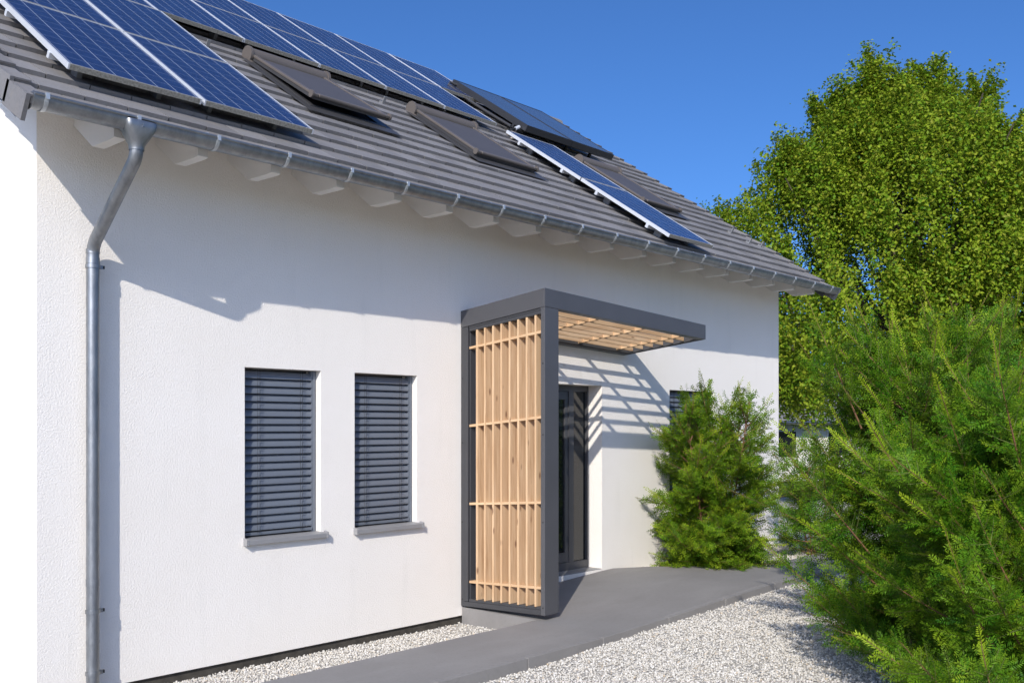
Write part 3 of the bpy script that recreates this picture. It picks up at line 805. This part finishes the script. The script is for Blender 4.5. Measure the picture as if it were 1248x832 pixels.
# ------------------------------------------------------------------ yew bushes
def twig_template(n_pairs, wd):
    """unit twig along +x with flat two-ranked needles in the xy plane; needle size is given in metres later"""
    return n_pairs, wd
def yew(name, label, base, H, RX, RY, n_main, seed, nl=.021, spacing=.0085, lean=(0, 0), extra=(), lat_gap=.075, tw_gap=.042, group=None, fmin=.06, ELV=(-6, 20), plo=.30, TWL=.11, NW=.15, PW=1.0, mat='yew'):
    rg = np.random.default_rng(seed)
    root = thing(name, label, 'bush', base, group)
    stems = MB(); shoots = MB(); tw = []    # tw: origin, dir, side, length, age
    def path(p0, d, L, curve, n=7):
        pts = [p0]; dd = d.copy()
        for _ in range(n):
            dd = dd + curve / n; dd = dd / np.linalg.norm(dd); pts.append(pts[-1] + dd * L / n)
        return np.array(pts)
    def at(pts, t):
        f = t * (len(pts) - 1); i_ = min(int(f), len(pts) - 2); return pts[i_] + (pts[i_ + 1] - pts[i_]) * (f - i_), (pts[i_ + 1] - pts[i_]) / np.linalg.norm(pts[i_ + 1] - pts[i_])
    def frond(p0, d, L, r0):
        up = np.array([0, 0, 1.]); curve = np.array([0, 0, rg.uniform(-.10, .35)]) + rg.normal(0, .12, 3)
        pts = path(p0, d, L, curve)
        stems.tube([tuple(p) for p in pts], [max(.0016, r0 * (1 - .85 * k / 7)) for k in range(8)], 5, False)
        nlat = max(4, int(L / lat_gap)); ro0 = rg.uniform(0, 6.28)
        out = np.array([d[0], d[1], 0]); out /= np.linalg.norm(out) + 1e-9
        def plane(dd):     # spray normal: mostly up and out, so the flat side faces the light
            u = up * .75 + out * .55 + rg.normal(0, .38, 3); u -= dd * u.dot(dd); return u / (np.linalg.norm(u) + 1e-9)
        for k in range(nlat):
            t = .14 + .70 * (k + rg.uniform(.2, .8)) / nlat
            p, dd = at(pts, t)
            u2 = plane(dd); side = np.cross(dd, u2)
            for sg in (-1, 1):
                a_ = rg.uniform(.65, 1.1); lift = rg.normal(.05, .38)
                ld = dd * math.cos(a_) + (side * sg * math.cos(lift) + u2 * math.sin(lift)) * math.sin(a_)
                ld /= np.linalg.norm(ld)
                ll = (min(.36, L * .44) * (1.02 - t) ** .95 * rg.uniform(.5, 1.25) + .045)
                lp = path(p, ld, ll, np.array([0, 0, rg.uniform(-.35, .20)]) + dd * .35, 3)
                shoots.tube([tuple(q) for q in lp], [.0026, .0021, .0017, .0012], 3, False)
                uu = plane(ld); la = max(0, rg.normal(.10, .16)) + .22 * max(0, t - .6)
                tw.append((lp[1], lp[3] - lp[1], uu, ll * .72, la + .15))
                ntw = max(2, int(ll / tw_gap))
                for j in range(ntw):
                    tt = (j + .45 + rg.uniform(-.2, .2)) / ntw; q, qd = at(lp, min(tt, .99))
                    sd_ = np.cross(uu, qd); sd_ /= np.linalg.norm(sd_) + 1e-9
                    for s3 in (-1, 1):
                        if rg.random() < .12: continue
                        b_ = rg.uniform(.6, 1.0); td = qd * math.cos(b_) + sd_ * s3 * math.sin(b_) + uu * rg.normal(0, .24); td /= np.linalg.norm(td)
                        tl = TWL * (.45 + .75 * (1 - tt)) * rg.uniform(.6, 1.2) * min(1, ll / .2)
                        tw.append((q, td, uu + rg.normal(0, .30, 3), max(.03, tl), max(0, la + rg.normal(0, .07)) + .40 * (rg.random() < .07)))
        p, dd = at(pts, .78)
        tw.append((p, pts[-1] - p, plane(dd), L * .22 + .07, .8))
        for t0, t1 in ((.30, .45), (.45, .62), (.62, .80)):
            q0, _ = at(pts, t0); q1, qd = at(pts, t1); tw.append((q0, q1 - q0, plane(qd), np.linalg.norm(q1 - q0), .35 + .4 * t0))
    # trunk stems
    ns = 4
    tops = []
    for k in range(ns):
        a_ = 2 * math.pi * k / ns + rg.uniform(-.4, .4)
        d = np.array([math.cos(a_) * .22 + lean[0], math.sin(a_) * .22 + lean[1], 1.]); d /= np.linalg.norm(d)
        pts = path(np.array([math.cos(a_) * .06, math.sin(a_) * .06, -.05]), d, H * .86 * rg.uniform(.9, 1.05), np.array([0, 0, .3]))
        stems.tube([tuple(p) for p in pts], [.0085 * H * (1 - .85 * q / 7) for q in range(8)], 7, False); tops.append(pts)
        frond(pts[-2], np.array([rg.normal(0, .12), rg.normal(0, .12), 1.]), H * .2, .006)
    for k in range(n_main):
        st = tops[k % ns]; t = fmin + (.93 - fmin) * ((k + rg.random()) / n_main) ** PW
        p0, _ = at(st, t); az = k * 2.39996 + rg.normal(0, .3)
        el = R(rg.uniform(*ELV) + 46 * t)
        d = np.array([math.cos(az) * math.cos(el), math.sin(az) * math.cos(el), math.sin(el)])
        # reach of the crown ellipsoid at this direction
        prof = (math.sin(math.pi * min(1, plo + (.96 - plo) * t)) ** .8)
        rad = 1 / math.hypot(math.cos(az) / RX, math.sin(az) / RY) * prof
        L = max(.3, rad / max(.35, math.cos(el)) * rg.uniform(.62, 1.15))
        L = min(L, (H * 1.08 - p0[2]) / max(.15, math.sin(el)))
        if L > .15: frond(p0, d, L, .008)
    for (p0, d, L) in extra:
        d = np.array(d, float); d /= np.linalg.norm(d); frond(np.array(p0, float), d, L, .008)
    # needles, all at once
    O = np.array([x[0] for x in tw]); D = np.array([x[1] for x in tw]); U = np.array([x[2] for x in tw]); Ln = np.array([x[3] for x in tw]); A = np.array([x[4] for x in tw])
    D /= np.linalg.norm(D, axis=1)[:, None]; S = np.cross(U, D); S /= np.linalg.norm(S, axis=1)[:, None] + 1e-9; U = np.cross(D, S)
    cnt = np.maximum(4, (Ln / spacing).astype(int)); idx = np.repeat(np.arange(len(tw)), cnt)
    pos = np.concatenate([np.linspace(.04, 1.0, c_) for c_ in cnt])
    tot = len(idx); sgn = np.where(np.arange(tot) % 2 == 0, 1., -1.)
    o = O[idx] + D[idx] * (pos * Ln[idx])[:, None]
    ang = rg.normal(1.02, .16, tot) - .35 * (pos > .93)
    d = D[idx] * np.cos(ang)[:, None] + S[idx] * (np.sin(ang) * sgn)[:, None] + U[idx] * rg.normal(.10, .2, tot)[:, None]
    d /= np.linalg.norm(d, axis=1)[:, None]
    l = nl * rg.uniform(.75, 1.15, tot) * (1 - .35 * np.maximum(0, pos - .75) / .25)
    wv = np.cross(d, U[idx]); wv /= np.linalg.norm(wv, axis=1)[:, None] + 1e-9
    hw = nl * NW
    a0 = o; a1 = o + d * (l * .45)[:, None] + wv * hw; a2 = o + d * l[:, None] + U[idx] * (-.08 * l)[:, None]; a3 = o + d * (l * .45)[:, None] - wv * hw
    V = np.stack([a0, a1, a2, a3], 1).reshape(-1, 3); F = np.arange(tot * 4).reshape(-1, 4)
    age = np.repeat(np.clip(A[idx] * (.5 + .6 * pos), 0, 1), 4)
    np_mesh('crown', V, F, M[mat], root, age)
    stems.build('trunk', M['yewbark'], root, True); shoots.build('shoots', M['shoot'], root, True)
    return root, tot

def at_px(px, d):   # ground position d metres in front of the camera on the photo column px
    u = (px - 624) / 1201
    return CAM.x + d * (FX + u * FY), CAM.y + d * (FY - u * FX)
tots = []
def shoot(base, a, b):   # a frond from one spot to another, each given as photo column, distance and height
    xa, ya = at_px(a[0], a[1]); xb, yb = at_px(b[0], b[1])
    d = (xb - xa, yb - ya, b[2] - a[2]); return ((xa - base[0], ya - base[1], a[2] - base[2]), d, math.sqrt(sum(q * q for q in d)))
r_, t_ = yew('yew_bush', 'small airy yew bush standing by the house wall in front of the right window', (7.90, -.74, .12), 2.46, .95, .74, 205, 3, nl=.033, spacing=.0115, lat_gap=.080, tw_gap=.048, NW=.20, fmin=.0, ELV=(-12, 16), plo=.46, TWL=.10, PW=1.25, mat='yewl', extra=[shoot((7.90, -.74, .12), a_, b_) for a_, b_ in (((872, 12.2, 1.65), (868, 12.2, 2.58)), ((870, 12.2, 1.75), (846, 12.2, 2.50)), ((876, 12.2, 1.75), (902, 12.2, 2.46)), ((862, 12.2, 1.5), (836, 12.1, 2.25)), ((850, 12.2, .5), (800, 12.1, .62)))]); tots.append(t_)
x, y = at_px(1138, 8.1); bs = (x, y, .10)
ex = [shoot(bs, (1098, 7.6, .18), (912, 7.85, .84)), shoot(bs, (1105, 7.3, .14), (948, 7.5, .60)), shoot(bs, (1060, 7.9, .9), (955, 7.9, 1.75)), shoot(bs, (1050, 8.0, 1.9), (985, 8.0, 2.92)), shoot(bs, (1095, 8.0, 2.1), (1040, 8.1, 2.95)), shoot(bs, (1160, 8.0, 2.0), (1120, 7.9, 2.9)), shoot(bs, (1070, 7.5, .7), (985, 7.4, 1.25)), shoot(bs, (1080, 7.4, .3), (1010, 7.3, .75)), shoot(bs, (1120, 7.2, .15), (985, 7.35, .60)), shoot(bs, (1130, 6.9, .12), (1020, 6.85, .50))]
r_, t_ = yew('yew_bush', 'large dense yew bush right of the path, its long top shoots before the tall tree', bs, 2.62, 1.25, 1.25, 165, 11, nl=.030, spacing=.0090, NW=.16, lat_gap=.080, tw_gap=.048, fmin=.01, ELV=(-8, 26), TWL=.12, PW=1.1, extra=ex); tots.append(t_)
x, y = at_px(1275, 5.5); bs = (x, y, .0)
ex = [shoot(bs, (1230, 5.0, .35), (1050, 5.3, .72)), shoot(bs, (1220, 4.9, .3), (1090, 4.9, .86)), shoot(bs, (1230, 5.0, .7), (1150, 4.8, 1.15)), shoot(bs, (1260, 5.0, .9), (1175, 4.8, 1.5)), shoot(bs, (1235, 4.7, .3), (1180, 4.5, .92))]
r_, t_ = yew('yew_bush', 'nearest yew bush with big light green sprays at the lower right photo edge', bs, 2.15, 1.18, 1.15, 120, 23, nl=.028, spacing=.0048, NW=.11, lat_gap=.085, tw_gap=.050, fmin=.01, ELV=(-6, 26), TWL=.15, PW=1.1, extra=ex); tots.append(t_)
x, y = at_px(1240, 8.8)
r_, t_ = yew('yew_bush', 'tall yew bush at the right photo edge behind the nearest one', (x, y, .1), 2.75, 1.15, 1.15, 130, 31, nl=.031, spacing=.0100, lat_gap=.085, tw_gap=.052, ELV=(0, 30), TWL=.12); tots.append(t_)
x, y = at_px(992, 13.5)
r_, t_ = yew('yew_bush', 'yew bush beyond the house corner, half hidden behind the large dense one', (x, y, .1), 1.75, .62, .62, 80, 41, nl=.038, spacing=.014, lat_gap=.10, tw_gap=.06, TWL=.12); tots.append(t_)
print('needles', tots)

# ------------------------------------------------------------------ broadleaf trees
def broad_tree(label, base, H, RXY, seed, nclump, per, leaf, z0=1.1, tops=()):
    rg = np.random.default_rng(seed)
    root = thing('broadleaf_tree', label, 'tree', base, 'tall broadleaf trees behind the house')
    tr = MB()
    def env(t): # crown radius at relative height
        return RXY * (math.sin(math.pi * min(1, .16 + .84 * t) ** .92) ** .62) * (1 - .42 * t * t) * (1 if t < .97 else .5)
    tr.tube([(0, 0, -.2), (.05, 0, 1), (0, .08, H * .4), (.1, 0, H * .8)], [.24, .20, .13, .03], 10)
    limbs = []
    for k in range(34):
        az = k * 2.4 + rg.normal(0, .2); zz = rg.uniform(.9, H * .55); el = R(rg.uniform(48, 70))
        L = rg.uniform(.30, .50) * H; d = np.array([math.cos(az) * math.cos(el), math.sin(az) * math.cos(el), math.sin(el)])
        p = np.array([0, 0, zz]); pts = [p]
        for q in range(5):
            d = d + rg.normal(0, .09, 3) + np.array([0, 0, .05]); d /= np.linalg.norm(d); pts.append(pts[-1] + d * L / 5)
        tr.tube([tuple(q) for q in pts], [.075 * (1 - .9 * q / 5) + .006 for q in range(6)], 6, False); limbs.append(np.array(pts))
    tr.build('trunk', M['bark'], root, True)
    C, Rr, Dr = [], [], []
    # upright shoots of foliage reaching the crown outline
    for k in range(nclump):
        t = rg.random() ** .85; z = z0 + t * (H - z0); az = rg.uniform(0, 2 * math.pi)
        lump = 1 + .16 * math.sin(3 * az + 5 * t + seed) + .10 * math.sin(7 * az - 9 * t)
        rr = env(t) * lump * (1 - abs(rg.normal(0, .17))) if rg.random() < .78 else env(t) * lump * rg.random() ** .5
        cx_, cy_ = rr * math.cos(az), rr * math.sin(az)
        if t > .72 and tops:
            q_ = min(1, (t - .72) / .2); ta, tb = tops[int(rg.random() * len(tops))], tops[int(rg.random() * len(tops))]; la = rg.random() * (rg.random() < .55)
            tx, ty, th_ = (ta[i_] * (1 - la) + tb[i_] * la for i_ in range(3)); th_ -= .06 * (la > 0)
            cx_ = cx_ * (1 - .66 * q_) + tx * q_; cy_ = cy_ * (1 - .66 * q_) + ty * q_; z = min(z, th_ * H - abs(rg.normal(0, .45)))
        C.append((cx_, cy_, z)); Rr.append(rg.uniform(.16, .36)); Dr.append((math.cos(az) * .5 + rg.normal(0, .2), math.sin(az) * .5 + rg.normal(0, .2), 1.))
    C = np.array(C); Rr = np.array(Rr); Dr = np.array(Dr); Dr /= np.linalg.norm(Dr, axis=1)[:, None]
    n = len(C) * per; ci = np.repeat(np.arange(len(C)), per)
    u = rg.uniform(-1, 1, n)
    P = C[ci] + Dr[ci] * (u * 1.9 * Rr[ci])[:, None] + rg.normal(0, .42, (n, 3)) * (Rr[ci] * (1.05 - .6 * u))[:, None]
    keep = P[:, 2] > z0 - .4; P = P[keep]; n = len(P)
    out = P - np.array([0, 0, H * .42]); out /= np.linalg.norm(out, axis=1)[:, None]
    nm = rg.normal(0, .75, (n, 3)) + out * .65 + np.array([0, 0, .45]); nm /= np.linalg.norm(nm, axis=1)[:, None]
    a_ = np.cross(nm, rg.normal(size=(n, 3))); a_ /= np.linalg.norm(a_, axis=1)[:, None]; b_ = np.cross(nm, a_)
    s = leaf * rg.uniform(.7, 1.2, n)[:, None]
    fold = nm * s * .16
    V = np.stack([P - a_ * s * .55, P - a_ * s * .05 + b_ * s * .36 + fold, P + a_ * s * .6, P + a_ * s * .02 - b_ * s * .36 + fold], 1).reshape(-1, 3)
    # two triangles folded on the midrib
    i0 = np.arange(n)[:, None] * 4
    F = np.concatenate([i0 + np.array([[0, 2, 1]]), i0 + np.array([[0, 3, 2]])], 0)
    age = np.repeat(np.clip(rg.normal(.12, .2, n) + .25 * (rg.random(len(C))[ci[keep]] - .4), 0, 1), 4)
    np_mesh('crown', V, F, M['leaf'], root, age)
    return root
x, y = at_px(1098, 22.0)
broad_tree('tall yellow green broadleaf tree behind the house, with two uneven tops', (x, y, -.3), 10.45, 4.15, 5, 1600, 190, .076, 2.5, ((-.62 * FY, .62 * FX, 1.0), (.62 * FY, -.62 * FX, 1.0), (1.75 * FY, -1.75 * FX, .93), (-1.6 * FY, 1.6 * FX, .91), (-2.6 * FY, 2.6 * FX, .80), (.1 * FY, -.1 * FX, .93)))
x, y = at_px(1305, 23.5)
broad_tree('broadleaf tree cut by the right photo edge beside the tallest tree', (x, y, -.3), 10.0, 4.1, 8, 1000, 120, .095)

# ------------------------------------------------------------------ neighbour house far behind
x, y = at_px(985, 40)
nb = thing('neighbour_house', 'low white neighbouring house with dark roof and solar strip, far behind the yews', 'house', (x, y, -.3), None, (0, 0, R(-20)))
m = MB(); m.box(-6, 6, 0, 7, 0, 2.55); m.build('wall', M['stucco'], nb)
m = MB(); m.quad((-6.5, -.6, 2.35), (6.5, -.6, 2.35), (6.5, 3.5, 5.0), (-6.5, 3.5, 5.0)); m.quad((6.5, 7.6, 2.35), (-6.5, 7.6, 2.35), (-6.5, 3.5, 5.0), (6.5, 3.5, 5.0))
m.quad((-6.5, -.6, 2.35), (-6.5, 3.5, 5.0), (-6.5, 7.6, 2.35)); m.quad((6.5, -.6, 2.35), (6.5, 7.6, 2.35), (6.5, 3.5, 5.0)); m.quad((-6.5, -.6, 2.34), (-6.5, 7.6, 2.34), (6.5, 7.6, 2.34), (6.5, -.6, 2.34))
nr = m.build('roof', M['tile'], nb)
m = MB(); m.tube([(-6.5, -.66, 2.36), (6.5, -.66, 2.36)], .07, 10); m.build('gutter', M['zinc'], nb, True)
for wx in (-4, -1.2, 1.6, 4.2):
    m = MB(); m.box(wx - .6, wx + .6, -.03, .0, .9, 2.1); wn = m.build('window', M['soffit'], nb)
    m = MB(); m.box(wx - .5, wx + .5, -.04, -.031, 1.0, 2.0); m.build('pane', M['glass'], wn)
